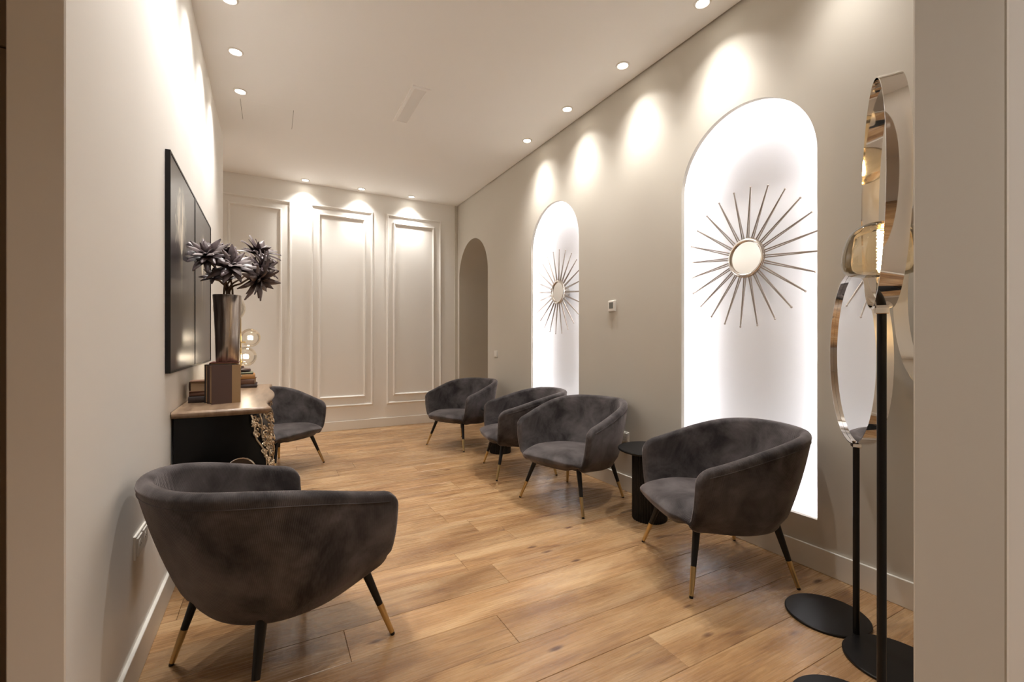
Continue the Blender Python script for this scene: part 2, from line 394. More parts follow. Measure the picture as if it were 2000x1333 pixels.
# ------------------------------------------------------------------ setting: walls
def arch_pts(yc, hw, z0, zs, n=48):        # from far bottom up and over to near bottom (decreasing y)
    p = [(yc+hw, z0), (yc+hw, zs)]
    p += [(yc+hw*math.cos(PI*i/n), zs+hw*math.sin(PI*i/n)) for i in range(1, n)]
    p += [(yc-hw, zs), (yc-hw, z0)]
    return p
NICHES = [(1.75, .442, .263, 2.212), (3.81, .436, .263, 2.186)]
ARCH = (5.868, .508, 0.0, 2.162)
ZT = CZ+.06
def plate(openings, x, y0, y1):
    m = MB(); ys = y0
    for (yc, hw, z0, zs) in sorted(openings):
        m.add([(x, ys, 0), (x, yc-hw, 0), (x, yc-hw, ZT), (x, ys, ZT)], [(0, 1, 2, 3)])
        if z0 > 0: m.add([(x, yc-hw, 0), (x, yc+hw, 0), (x, yc+hw, z0), (x, yc-hw, z0)], [(0, 1, 2, 3)])
        P = [(y, z) for y, z in arch_pts(yc, hw, z0, zs)][1:-1]
        for (a, az), (b, bz) in zip(P, P[1:]):
            m.add([(x, b, bz), (x, a, az), (x, a, ZT), (x, b, ZT)], [(0, 1, 2, 3)])
        ys = yc+hw
    m.add([(x, ys, 0), (x, y1, 0), (x, y1, ZT), (x, ys, ZT)], [(0, 1, 2, 3)])
    return m
allop = NICHES+[ARCH]
m = plate(allop, XR, -3.0, YB+.05); m2 = plate(allop, XR+.03, -3.0, YB+.05)
m.add(m2.v, m2.f)
for k, (yc, hw, z0, zs) in enumerate(allop):
    P = arch_pts(yc, hw, z0, zs); dx = .03 if k < 2 else 1.05
    if k < 2: P = P+[P[0]]
    for (a, az), (b, bz) in zip(P, P[1:]):
        m.add([(XR, a, az), (XR, b, bz), (XR+dx, b, bz), (XR+dx, a, az)], [(0, 1, 2, 3)])
wall_r = struct(m.build('wall_right', M['wall'], smooth=0))
m = MB(); m.box(XR+1.04, XR+1.08, 5.2, YB+.05, 0, 2.8); m.build('passage_end_panel', M['wall'], wall_r, smooth=0)
for k, (yc, hw, z0, zs) in enumerate(NICHES):
    e = .04; xb = XR+.175
    P = arch_pts(yc, hw+e, z0-e, zs); P = P+[P[0]]
    m = MB()
    for (a, az), (b, bz) in zip(P, P[1:]):
        m.add([(XR+.03, a, az), (XR+.03, b, bz), (xb, b, bz), (xb, a, az)], [(0, 1, 2, 3)])
    m.add([(xb, a, az) for a, az in P[:-1]], [tuple(range(len(P)-1))])
    m.build('niche_lining', M['niche'], wall_r, smooth=0)
    # led strip tucked behind the lip, facing the back of the niche
    P0 = arch_pts(yc, hw+.006, z0-.006, zs); P1 = arch_pts(yc, hw+.014, z0-.014, zs)
    P0 += [P0[0]]; P1 += [P1[0]]; m = MB(); xs = XR+.034
    for i in range(len(P0)-1):
        q = [P0[i], P0[i+1], P1[i+1], P1[i]]
        m.add([(xs, a, b) for a, b in q]+[(xs-.003, a, b) for a, b in q], [(0, 1, 2, 3), (4, 5, 6, 7), (0, 1, 5, 4), (2, 3, 7, 6)])
    m.build('led_strip', M['led'], wall_r, smooth=0)

m = MB(); m.box(-2.6, XR, YB, YB+.1, 0, ZT); wall_b = struct(m.build('wall_back', M['panel'], smooth=0))
m = MB(); m.box(XL-.10, XL, 1.428, 5.40, 0, ZT); wall_l = struct(m.build('wall_left', M['wall_light'], smooth=0, bevel=.003))
m = MB(); m.box(-2.6, XL-.1, 1.90, 2.0, 0, ZT); wall_h = struct(m.build('wall_hall', M['door'], smooth=0))
m = MB(); m.box(-2.6, -2.5, -3, YB, 0, ZT); struct(m.build('wall_far_left', M['wall_light'], smooth=0))
m = MB(); m.box(-2.6, XR+.1, -3.1, -3.0, 0, ZT); struct(m.build('wall_entry', M['wall_light'], smooth=0))
m = MB(); m.box(1.20, XR, .293, .432, 0, CZ); wall_f = struct(m.build('wall_front', M['wall'], smooth=0, bevel=.004))
m = MB(); m.box(1.19, 1.30, .10, .2925, 0, CZ-.001); struct(m.build('trim_1', M['panel'], smooth=0, bevel=.004))
# dark door leaf in the hall wall
d1 = struct(thing('door_1', None, None, (-1.0, 1.90, 0)))
m = MB(); m.box(-.43, .47, -.022, -.001, .005, 2.07); m.build('door_leaf', M['door'], d1, smooth=0, bevel=.003)
m = MB(); m.box(-.47, .475, -.018, -.001, 2.076, 2.9); m.build('overpanel', M['door'], d1, smooth=0, bevel=.003)
m = MB(); m.tube([(-.36, -.023, 1.02), (-.36, -.07, 1.02), (-.25, -.07, 1.02)], .009, 8); m.build('handle', M['black_metal'], d1)

# panel mouldings on the back wall (six rectangles, each one mitred frame)
def moulding(x0, x1, z0, z1):
    wv, pr = .032, .018
    prof = [(0, 0), (.0, .010), (.006, .014), (.012, pr), (.020, pr), (.026, .009), (wv, .007), (wv, 0)]
    rows = []
    for (cx, cz, sx, sz) in ((x0, z0, 1, 1), (x1, z0, -1, 1), (x1, z1, -1, -1), (x0, z1, 1, -1)):
        rows.append([(cx+sx*a, YB-b, cz+sz*a) for a, b in prof])
    m = MB(); m.grid(rows, cv=True); m.build('moulding_frame', M['panel'], wall_b, smooth=25)
for (a, b, c, d) in ((-.575, .238, .318, 3.022), (.462, 1.269, .318, 3.022), (1.454, 2.268, .318, 3.022),
                     (-.462, .130, .436, 2.915), (.555, 1.168, .436, 2.915), (1.546, 2.160, .436, 2.915)):
    moulding(a, b, c, d)
m = MB(); m.box(XR-.045, XR-.001, YB-.012, YB, 0, CZ); m.build('corner_strip', M['wall'], wall_b, smooth=0)
for s in (-1.5,): moulding(-1.62, -.80, .318, 3.022); moulding(-1.51, -.91, .436, 2.915)

def baseboard(name, x0, x1, y0, y1):
    m = MB(); m.box(x0, x1, y0, y1, 0, .125); return struct(m.build(name, M['base'], smooth=0, bevel=.003, seg=2))
baseboard('baseboard_right', XR-.014, XR, .432, 5.36)
baseboard('baseboard_back', -2.5, XR-.014, YB-.014, YB)
baseboard('baseboard_left', XL, XL+.014, 1.428, 5.40)
baseboard('baseboard_front', 1.2, XR-.014, .432, .446)

# ------------------------------------------------------------------ ceiling lights
def mk_disc_meshes():
    m = MB(); m.lathe([(.036, 0), (.036, -.004), (.040, -.008), (.048, -.006), (.052, 0)], 28); ring = m.mesh('trim_ring', M['trim_white'])
    m = MB(); m.lathe([(1e-6, -.003), (.036, -.003)], 24); disc = m.mesh('lens', M['bulb_disc'])
    return ring, disc
RING, DISC = mk_disc_meshes()
def downlight(x, y, label, group, watts, size=1.0, spot=True):
    t = thing('downlight', label, 'ceiling light', (x, y, CZ), 0, group)
    link('trim_ring', RING, t); link('lens', DISC, t)
    for ang, bl, sh in BEAM:
        ld = bpy.data.lights.new('spot', 'SPOT'); ld.energy = watts*sh; ld.spot_size = ang; ld.spot_blend = bl
        ld.color = WARM; ld.shadow_soft_size = .03
        lo = bpy.data.objects.new('spot_lamp', ld); COL.objects.link(lo); lo.parent = t; lo.location = (0, 0, -.012)
ordn = ['nearest', 'second nearest', 'third nearest', 'farthest']
for i, yy in enumerate((1.857, 2.562, 3.276, 3.985)):
    downlight(2.328, yy, 'round recessed ceiling spotlight along the niche wall, %s of that row' % ordn[i], 'ceiling spotlights along the niche wall', SPOT_W)
downlight(2.32, 1.15, 'round recessed ceiling spotlight above the hoop lamps beside the front pier', 'ceiling spotlights along the niche wall', SPOT_W*.38)
downlight(.95, 1.20, 'added ceiling spotlight out of view near the front opening, brightening the left wall', 'added fill spotlights near the opening', SPOT_W*.8)  # added lamp out of view, brightens the low left wall
for i, yy in enumerate((3.196, 3.756, 4.331)):
    downlight(-.220, yy, 'round recessed ceiling spotlight along the picture wall, %s of that row' % ['nearest', 'middle one', 'farthest'][i], 'ceiling spotlights along the picture wall', SPOT_W)
downlight(-.220, 2.06, 'round recessed ceiling spotlight above the front armchair by the picture wall, nearer one', 'ceiling spotlights along the picture wall', SPOT_W*.75)
downlight(-.220, 1.50, 'round recessed ceiling spotlight over the near end of the picture wall', 'ceiling spotlights along the picture wall', SPOT_W*.55)
downlight(-.220, 2.63, 'round recessed ceiling spotlight above the front armchair by the picture wall', 'ceiling spotlights along the picture wall', SPOT_W)
for i, xx in enumerate((.392, 1.087, 1.774)):
    downlight(xx, 6.31, 'small round ceiling spotlight before the panelled back wall, %s' % ['left of three', 'middle of three', 'right of three'][i], 'ceiling spotlights before the panelled wall', SPOT_W)
downlight(-1.4, 5.9, 'added fill spotlight out of view in the side hall behind the picture wall', 'added hall fill spotlights', 230)  # added unseen lamp, lifts the ambient light at the back left
for i, (xx, yy) in enumerate(((.2, -1.6), (.4, -.3))):  # added unseen lamps, fill light from behind the camera
    downlight(xx, yy, 'added fill spotlight in the unseen entrance area, %s' % ['at the rear', 'above the threshold'][i], 'added hall fill spotlights', FOYER_W)

# air vent
vt = thing('ceiling_vent', 'white rectangular ceiling air grille with many cross slats', 'air vent', (1.085, 3.89, CZ))
m = MB()
for a in ((-.073, .073, -.33, -.302), (-.073, .073, .302, .33), (-.073, -.048, -.302, .302), (.048, .073, -.302, .302)): m.box(a[0], a[1], a[2], a[3], -.010, 0)
m.build('frame', M['vent'], vt, smooth=0)
m = MB(); m.box(-.05, .05, -.304, .304, -.002, -.0005); m.build('dark_backing', M['gap'], vt, smooth=0)
m = MB(); m.add([(-.048, -.007, -.003), (.048, -.007, -.003), (.048, .006, -.010), (-.048, .006, -.010), (-.048, -.006, -.0025), (.048, -.006, -.0025), (.048, .007, -.009), (-.048, .007, -.009)],
               [(0, 1, 2, 3), (7, 6, 5, 4), (0, 4, 5, 1), (3, 2, 6, 7), (0, 3, 7, 4), (1, 5, 6, 2)])
sl = m.mesh('slat', M['vent'], smooth=0)
for i in range(26): link('slat', sl, vt, (0, -.29+i*.0232, 0))
# hatch: hairline joints of a ceiling access panel
ht = thing('access_hatch', 'flush square access hatch in the ceiling with two hairline joints showing', 'ceiling hatch', (-.022, 4.665, CZ))
m = MB(); m.box(-.195, .195, -.195, .195, -.0006, -.0001); m.build('hatch_panel', M['ceiling'], ht, smooth=0)
for s in (-1, 1):
    m = MB(); m.box(s*.205-.0012, s*.205+.0012, -.2, .2, -.0012, 0); m.build('joint', M['gap'], ht, smooth=0)

# ------------------------------------------------------------------ armchairs
def resample(P, n):
    L = [0]
    for a, b in zip(P, P[1:]): L.append(L[-1]+math.dist(a, b))
    out = []; j = 0
    for i in range(n):
        s = L[-1]*i/(n-1)
        while j < len(L)-2 and L[j+1] < s: j += 1
        t = (s-L[j])/max(1e-9, L[j+1]-L[j]); out.append((lerp(P[j][0], P[j+1][0], t), lerp(P[j][1], P[j+1][1], t)))
    return out, L[-1]
XF = .275
def plan(h, n, inset=0):
    wd = lerp(.292, .340, h)-inset; bk = lerp(.285, .425, h)-inset; q = []
    e = 2/2.35
    K = 60
    half = [(lerp(XF, 0, i/20), wd*(1-.045*(1-i/20)**2)) for i in range(20)]
    half += [(-bk*math.sin(PI/2*i/K)**e, wd*math.cos(PI/2*i/K)**e if i < K else 0) for i in range(K+1)]
    full = half+[(x, -y) for x, y in half[-2::-1]]
    return resample(full, n)
def armchair_meshes():
    NS = 240; T = .050; HV = 9
    sheets = []; Ln = None
    for i in range(HV+1):
        h = i/HV; P, ln = plan(h, NS, .020*max(0, 1-h/.16)**2)
        P = [(x, y) for x, y in P]; sheets.append(P); Ln = ln
    top, Ltop = plan(1, NS)
    rows = []; uvs = []
    for j in range(NS):
        d = min(j, NS-1-j)/(NS-1)*Ltop; u = j/(NS-1)
        x1 = top[j][0]
        f = (XF-x1)/(XF+.425)
        zt = .605+.145*math.sin(min(1, f*1.02)*PI/2)**1.35
        zb = .270+.022*sstep((x1+.10)/.34)
        rc = .075
        if d < rc: q = math.sqrt(max(0, rc*rc-(rc-d)**2)); zt -= (rc-q); zb += (rc-q)*.55
        r_e = .03; e = math.sqrt(max(0, 1-(1-min(1, d/r_e))**2)) if d < r_e else 1
        e = max(e, .02)
        # middle line and normals at this column
        mid = []; 
        for i in range(HV+1):
            P = sheets[i]; a = P[max(0, j-2)]; b = P[min(NS-1, j+2)]
            tx, ty = b[0]-a[0], b[1]-a[1]; l = math.hypot(tx, ty)
            nx, ny = -ty/l, tx/l                # outward?
            if nx*P[j][0]+ny*P[j][1] < 0 and abs(P[j][1]) < .2: nx, ny = -nx, -ny
            elif ny*P[j][1] < 0 and abs(P[j][1]) >= .2: nx, ny = -nx, -ny
            h = i/HV; bulge = .010*math.sin(PI*h)
            z = lerp(zb+T/2*e, zt-T/2*e, h)
            mid.append((P[j][0]+nx*bulge, P[j][1]+ny*bulge, z, nx, ny))
        hw = T/2*e; ring = []
        xr = 0
        for (x, y, z, nx, ny) in mid: ring.append((x+nx*hw, y+ny*hw, z))
        x, y, z, nx, ny = mid[-1]
        for k in range(1, 7): a = PI*k/7; ring.append((x+nx*hw*math.cos(a), y+ny*hw*math.cos(a), z+hw*math.sin(a)))
        win = math.exp(-((u-.395)/.055)**2)
        for i, (x, y, z, nx, ny) in enumerate(reversed(mid)):
            hh = 1-i/HV; wr = .0034*win*math.sin(u*Ltop/.021*2*PI+hh*3)*math.exp(-((hh-.78)/.22)**2)
            ring.append((x-nx*(hw+wr), y-ny*(hw+wr), z))
        x, y, z, nx, ny = mid[0]
        for k in range(1, 7): a = PI*k/7; ring.append((x-nx*hw*math.cos(a), y-ny*hw*math.cos(a), z-hw*math.sin(a)))
        rows.append(ring); uvs += [(u*Ltop, p[2]) for p in ring]
    m = MB(); m.grid(rows, cu=True, uv=uvs)
    nr = len(rows[0]); m.f.append(tuple(range(nr))); m.mi.append(0); m.f.append(tuple(range((NS-1)*nr, NS*nr))[::-1]); m.mi.append(0)
    shell = m.mesh('shell', M['fabric'], smooth=60, uv=True)
    # seam below the rim
    seam = []
    for j in range(8, NS-8, 3):
        x, y, z = rows[j][HV-1]; x2, y2, z2 = rows[j][HV]; seam.append((lerp(x, x2, .55)*1.001, lerp(y, y2, .55)*1.001, lerp(z, z2, .55)))
    m = MB(); m.tube(seam, .0022, 6); seamm = m.mesh('seam', M['fabric'], uv=True)
    # seat cushion
    prof = catmull([(-.312, .350, 0), (-.25, .362, 0), (-.10, .378, 0), (.06, .392, 0), (.18, .394, 0), (.265, .383, 0), (.318, .362, 0), (.322, .344, 0), (.290, .314, 0), (.25, .292, 0), (.1, .290, 0), (-.15, .290, 0), (-.22, .30, 0)], 4)
    rows = []; uvs = []; NC = 33
    for p in prof:
        x, z = p.x, p.y
        Wm = .300 if z > .34 else lerp(.228, .300, (z-.286)/.054)
        W = Wm if x > -.02 else Wm*max(.02, (1-min(1, (-x-.02)/(.292 if z > .34 else .225))**2.4))**(1/2.4)
        row = []
        W -= .022*sstep((x-.08)/.17)
        for i in range(NC):
            a = -1+2*i/(NC-1); aa = abs(a)
            fr = sstep((x-.05)/.22)
            xx = x+fr*(.030*(1-a*a)-.052*max(0, aa-.70)/.30*aa)
            crown = (.014*(1-a*a)-.006*aa**6*0) if z > .345 else 0
            yy = a*W
            zz = z+crown
            if z > .33: zz -= .020*max(0, (aa-.8)/.2)**2
            if x > .1: zz += .026*max(0, (aa-.65)/.35)**2*sstep((x-.1)/.15)*sstep((.350-z)/.04)
            row.append((xx, yy, zz)); uvs.append((yy, xx))
        rows.append(row)
    m = MB(); m.grid(rows, uv=uvs)
    # close sides
    n = len(rows)
    for c in (0, NC-1):
        idx = [r*NC+c for r in range(n)]; m.f.append(tuple(idx)); m.mi.append(0)
    seat = m.mesh('seat_cushion', M['fabric'], smooth=70, uv=True)
    # underside pan
    P, _ = plan(0, 40, .062); P = [(min(x, .17), y) for x, y in P]
    m = MB(); m.prism(P, .272, .300); base = m.mesh('seat_base', M['fabric'], uv=True)
    return shell, seamm, seat, base
SH, SEAM, SEAT, BASE = armchair_meshes()
def leg_meshes(tx, ty, fx, fy):
    top = Vector((tx, ty, .292)); ft = Vector((fx, fy, .004)); at = lambda z: ft+(top-ft)*((z-.004)/.288)
    zc = .128
    R = lambda z: lerp(.0095, .0185, z/.29)
    m = MB(); m.tube([at(zc-.004), top], [R(zc)-.0008, R(.292)], 16); leg = m.mesh('leg', M['leg'])
    m = MB(); m.tube([at(.010), at(zc)], [R(.01), R(zc)], 16); fer = m.mesh('brass_sleeve', M['brass'])
    m = MB(); m.tube([at(.0), at(.011)], [R(0)-.001, R(.01)-.0006], 12); tip = m.mesh('foot_cap', M['leg'])
    return leg, fer, tip
LEGS = [leg_meshes(sx*.205, sy*.205, (.28 if sx > 0 else -.275), sy*(.297 if sx > 0 else .27)) for sx in (1, -1) for sy in (1, -1)]
def make_armchair():
    t = thing('armchair', 'x', 'armchair')
    link('shell', SH, t); link('seam', SEAM, t); link('seat_cushion', SEAT, t); link('seat_base', BASE, t)
    for lg, fe, tp in LEGS:
        o = link('leg', lg, t); link('brass_sleeve', fe, o); link('foot_cap', tp, o)
    return t
chairs = [
    ((2.107, 1.605), 156.5, 'dark grey velvet tub armchair nearest the front on the right, before the large lit niche'),
    ((2.050, 2.807), 196.7, ''),
    ((2.060, 3.677), 166.0, 'dark grey velvet tub armchair half hidden behind its neighbour, before the smaller lit niche'),
    ((1.986, 4.920), 204.2, 'farthest dark grey velvet tub armchair on the right wall, beside the dark archway'),
    ((.060, 4.820), 312.0, 'dark grey velvet tub armchair standing beyond the black commode, before the panelled wall'),
    ((.050, 1.966), 30.0, 'dark grey corduroy tub armchair in the left foreground, seen from behind'),
]
chairs[1] = (chairs[1][0], chairs[1][1], 'dark grey velvet tub armchair just left of the exposed round side table')
proto = make_armchair()
for i, ((x, y), a, lab) in enumerate(chairs):
    o = proto if i == 0 else copy_tree(proto)
    o.location = (x, y, 0); o.rotation_euler = (0, 0, math.radians(a)); o['label'] = lab; o['group'] = 'velvet tub armchairs of the lounge'

# ------------------------------------------------------------------ side tables
def side_table(x, y, label):
    t = thing('side_table', label, 'side table', (x, y, 0), 0, 'round black side tables')
    m = MB(); m.lathe([(1e-6, .462), (.200, .462), (.208, .466), (.209, .474), (.205, .479), (1e-6, .480)], 64); m.build('table_top', M['black_wood'], t)
    m = MB(); m.lathe([(1e-6, .0), (.112, .0), (.116, .004), (.116, .455), (.112, .462), (1e-6, .462)], 240, flute=.045, nf=40); m.build('fluted_pedestal', M['black_wood'], t, smooth=50)
side_table(2.270, 2.235, 'round black side table with fluted drum base between the two nearer right armchairs')
side_table(2.205, 4.355, 'black side table mostly hidden behind the third armchair, only its drum foot showing')

# ------------------------------------------------------------------ sunburst mirrors
def sunburst(yc, zc, label):
    t = thing('sunburst_mirror', label, 'wall mirror', (XR+.060, yc, zc), 0, 'sunburst mirrors in the lit niches')
    m = MB(); m.tube([(0, .108*math.cos(2*PI*k/48), .108*math.sin(2*PI*k/48)) for k in range(48)], .010, 10, closed=True)
    m.tube([(.004, .118*math.cos(2*PI*k/48), .118*math.sin(2*PI*k/48)) for k in range(48)], .006, 8, closed=True); m.build('mirror_frame', M['silver'], t)
    m = MB(); m.tube([(.002, 0, 0), (.008, 0, 0)], .100, 48); m.build('mirror_glass', M['mirror'], t)
    m = MB(); m.tube([(.008, 0, 0), (.113, 0, 0)], .05, 20); m.build('wall_mount', M['silver'], t)
    m = MB(); R0, R1 = .118, .425
    for s in (-1, 1): m.tube([(.004, s*.0065, R0), (-.004, s*.0015, R1)], [.0042, .0028], 8)
    m.sphere((-.004, 0, R1+.003), .0062, 8, 6); me = m.mesh('ray', M['ray'])
    n = 24
    for k in range(n): link('ray', me, t, (0, 0, 0), (2*PI*(k+.3)/n, 0, 0))
sunburst(1.75, 1.722, 'large silver sunburst mirror in the nearer, wide-looking lit niche')
sunburst(3.81, 1.712, 'silver sunburst mirror in the farther, narrow-looking lit niche')

# ------------------------------------------------------------------ hoop lamp and standing mirrors
def hoop_stand(name, label, cat, x, y, theta, R, zb, disc, mirror, bulb, group):
    # theta: direction of the hoop plane from +Y towards +X
    t = thing(name, label, cat, (x, y, 0), 0, group)
    p = Vector((math.sin(theta), math.cos(theta), 0)); n = Vector((-math.cos(theta), math.sin(theta), 0)); up = Vector((0, 0, 1))
    m = MB(); m.lathe([(1e-6, 0), (.155, 0), (.158, .003), (.158, .009), (.155, .012), (1e-6, .013)], 64, (disc[0]-x, disc[1]-y, 0)); m.build('base_disc', M['black_metal'], t)
    m = MB(); m.tube([(0, 0, .010), (0, 0, zb-.012)], .0115, 20); m.build('pole', M['black_metal'], t)
    wv = .024; th = .0035; c = Vector((0, 0, zb+R)); rows = []
    for k in range(96):
        a = 2*PI*k/96; d = p*math.cos(a)+up*math.sin(a)
        rows.append([c+d*(R+s*th/2)+n*q for s, q in ((1, wv), (-1, wv), (-1, -wv), (1, -wv))])
    m = MB(); m.grid(rows, cu=True, cv=True); m.build('hoop', M['chrome'], t, smooth=40)
    m = MB(); q = .016; m.box(-q, q, -q, q, zb-.018, zb+.010); o = m.build('clamp', M['chrome'], t, smooth=0, bevel=.002)
    o.rotation_euler = (0, 0, -theta)
    if mirror:
        m = MB(); m.tube([c+n*.010, c+n*.004], R-.003, 96); m.build('mirror_glass', M['mirror'], t)
        m = MB(); m.tube([c+n*.003, c-n*.006], R-.003, 96); m.build('mirror_back', M['mirror'], t)
    if bulb:
        m = MB(); m.lathe([(.0135, zb+.004), (.0135, zb+.045), (.011, zb+.055), (1e-6, zb+.055)], 20); so = m.build('socket', M['black_metal'], t)
        z0 = zb+.052
        pr = [(.013, 0), (.013, .030), (.020, .040), (.060, .043), (.086, .053), (.095, .074), (.095, .105), (.088, .140), (.074, .172), (.050, .190), (.022, .197), (1e-6, .198)]
        pr = [(max(v.x, 1e-6), v.y) for v in catmull([(a, b, 0) for a, b in pr], 4)]
        m = MB(); m.lathe([(r, z0+z) for r, z in pr], 48); bu = m.build('glass_bulb', M['amber'], t)
        m = MB(); P = [(.010*math.cos(k*1.1), .010*math.sin(k*1.1), z0+.060+k*.0016) for k in range(72)]
        m.tube(P, .0026, 5); m.build('filament', M['filament'], bu)
        m = MB(); m.tube([(0, 0, z0), (0, 0, z0+.055)], .004, 8); m.build('filament_post', M['clear'], bu)
    return t
hoop_stand('floor_lamp', 'tall chrome hoop floor lamp with an amber glass bulb, black pole, nearest the camera', 'floor lamp',
           1.568, .636, math.radians(62.2), .322, 1.300, (1.637, .757), False, True, 'hoop stands by the front pier')
hoop_stand('standing_mirror', 'round chrome-hooped mirror on a black pole, lower one beside the lit niche', 'standing mirror',
           2.102, .939, math.radians(53.2), .348, .790, (2.145, 1.070), True, False, 'hoop stands by the front pier')
hoop_stand('hoop_stand', 'chrome-hooped stand mostly hidden behind the front pier, only edge and base disc showing', 'hoop stand',
           2.000, .660, math.radians(54), .340, 1.040, (2.045, .790), False, False, 'hoop stands by the front pier')

# ------------------------------------------------------------------ commode
CY0, CY1 = 2.69, 4.115
com = thing('commode', 'black bombe commode with brown serpentine top and gilt corner mounts against the left wall', 'commode', (0, 0, 0))
def body_rows():
    rows = []; zs = [.10, .16, .24, .32, .40, .48, .56, .64, .72, .78, .83]
    xf = [-.075, -.060, -.035, -.012, .004, .010, .004, -.014, -.034, -.046, -.050]
    yi = [.050, .042, .030, .018, .008, .0, -.006, -.004, .002, .006, .008]
    for z, X, I in zip(zs, xf, yi):
        cut = lerp(.020, .062, sstep((z-.50)/.33)); y0, y1 = CY0+I, CY1-I
        pts = [(-.415, y0), (lerp(-.415, X-cut, .5), y0-.004), (X-cut, y0)]
        pts += [(X-cut*.35, y0+.022), (X, y0+.065)]
        K = 22
        for i in range(1, K):
            yy = lerp(y0+.065, y1-.065, i/K); pts.append((X+.005*(1-math.cos(2*PI*i/K))-.006*math.sin(PI*i/K), yy))
        pts += [(X, y1-.065), (X-cut*.35, y1-.022), (X-cut, y1), (lerp(-.415, X-cut, .5), y1+.004), (-.415, y1)]
        rows.append([(a, b, z) for a, b in pts])
    return rows
R_ = body_rows(); m = MB(); m.grid(R_, cu=True); n = len(R_[0]); m.f.append(tuple(range(n))); m.mi.append(0)
m.f.append(tuple(range((len(R_)-1)*n, len(R_)*n))); m.mi.append(0)
m.build('body', M['cbody'], com, smooth=50)
def frontx(y, z):
    zs = [r[0][2] for r in R_]
    for i in range(len(zs)-1):
        if zs[i] <= z <= zs[i+1]: break
    t = (z-zs[i])/(zs[i+1]-zs[i])
    def fx(row):
        F = row[4:-4]
        for a, b in zip(F, F[1:]):
            if a[1] <= y <= b[1]: return lerp(a[0], b[0], (y-a[1])/(b[1]-a[1]))
        return F[0][0]
    return lerp(fx(R_[i]), fx(R_[i+1]), t)
for (z0, z1) in ((.49, .775), (.185, .465)):
    rows = []
    for i in range(9):
        z = lerp(z0, z1, i/8); rows.append([(frontx(yy, z)+.007, yy, z) for yy in [lerp(2.82, 3.985, k/24) for k in range(25)]])
    m = MB(); m.grid(rows); rb = [[(a-.012, b, c) for a, b, c in r] for r in rows]; m.grid(rb)
    for E in ([r[0] for r in rows], [r[-1] for r in rows], rows[0], rows[-1]):
        m.grid([E, [(a-.012, b, c) for a, b, c in E]])
    dr = m.build('drawer', M['cbody'], com, smooth=40)
    zm = (z0+z1)/2
    for yc in (3.08, 3.73):
        X = frontx(yc, zm)+.007; m = MB()
        m.tube(catmull([(X, yc-.06, zm+.01), (X+.022, yc-.045, zm-.005), (X+.026, yc, zm-.022), (X+.022, yc+.045, zm-.005), (X, yc+.06, zm+.01)], 5), .005, 8)
        for s in (-1, 1): m.sphere((X+.003, yc+s*.06, zm+.012), .014, 10, 6)
        m.build('handle', M['gilt'], dr)
# top
out = catmull([(-.422, 2.672, 0), (-.25, 2.667, 0), (-.05, 2.668, 0), (-.010, 2.672, 0), (.003, 2.690, 0), (-.006, 2.76, 0), (-.014, 2.86, 0), (-.013, 2.98, 0), (.006, 3.12, 0), (.020, 3.26, 0), (.024, 3.41, 0),
               (.018, 3.56, 0), (.002, 3.72, 0), (-.006, 3.86, 0), (-.003, 4.00, 0), (.012, 4.10, 0), (.006, 4.13, 0), (-.03, 4.142, 0), (-.25, 4.143, 0), (-.422, 4.143, 0)], 5)
def inset(P, d):
    q = []
    for i, p in enumerate(P):
        if i in (0, len(P)-1): q.append(Vector((p.x, p.y-(d if i else -d), 0))); continue
        t = (P[i+1]-P[i-1]).normalized(); q.append(p+Vector((-t.y, t.x, 0))*d)
    return q
rows = []
for z, d in ((.826, .016), (.832, .010), (.836, .004), (.843, .0), (.851, .0), (.857, .004), (.860, .010)):
    rows.append([(v.x, v.y, z) for v in inset(out, d)])
m = MB(); m.grid(rows, cu=True)
for row in (rows[0], rows[-1]): m.grid([row, [(-.422, min(max(p[1], 2.682), 4.133), p[2]) for p in row]])
m.build('top', M['ctop'], com, smooth=20)
# gilt rococo corner mounts: a dense run of C scrolls, leaves and beads down the canted corner
rnd = random.Random(3)
def scroll(m, c, r, a0, turns, ax, rad=.0035):
    pts = []; ux = Vector(ax).normalized(); uz = Vector((0, 0, 1)); nn = ux.cross(uz)
    for k in range(15):
        t = k/14; a = a0+turns*2*PI*t; rr = r*(1-.75*t)
        pts.append(Vector(c)+ux*rr*math.cos(a)+uz*rr*math.sin(a)+nn*.004*math.sin(a*2))
    m.tube(pts, [lerp(rad, rad*.6, k/14) for k in range(15)], 6); m.sphere(pts[-1], rad*1.5, 6, 4)
def mount(ynear, sgn):
    m = MB()
    for k in range(64):
        t = k/63; z = lerp(.815, .50, t)
        cut = lerp(.020, .062, sstep((z-.50)/.33)); X = frontx((ynear+sgn*.07), z)
        s = rnd.uniform(0, 1); wdt = cut
        x = X-wdt*s+.004+lerp(.048, .004, sstep(t*1.1))*(1-.6*s); yy = ynear+sgn*(.055*(1-s)-.004)
        d = Vector((wdt, sgn*.06, 0))
        scroll(m, (x, yy, z), rnd.uniform(.009, .020)*(1.15-.5*t), rnd.uniform(0, 6.28), rnd.choice([-1, 1])*rnd.uniform(.6, 1.1), d, .0042)
    # stems
    for s in (.05, .55, .95):
        P = []
        for k in range(12):
            z = lerp(.82, .46, k/11); cut = lerp(.020, .062, sstep((z-.50)/.33)); X = frontx(ynear+sgn*.07, z)
            P.append((X-cut*s+lerp(.048, .004, sstep(k/11))*(1-.6*s)+.008*math.sin(k*1.3), ynear+sgn*(.055*(1-s)-.004)+.004*math.cos(k), z))
        m.tube(P, .0045, 6)
    P = []
    for k in range(10):
        z = lerp(.46, .12, k/9); P.append((frontx(ynear+sgn*.07, max(z, .101))-.004, ynear+sgn*.03, z))
    m.tube(P, [.006]*10, 6)
    m.build('gilt_mount', M['gilt'], com, smooth=50)
mount(CY0, 1); mount(CY1, -1)
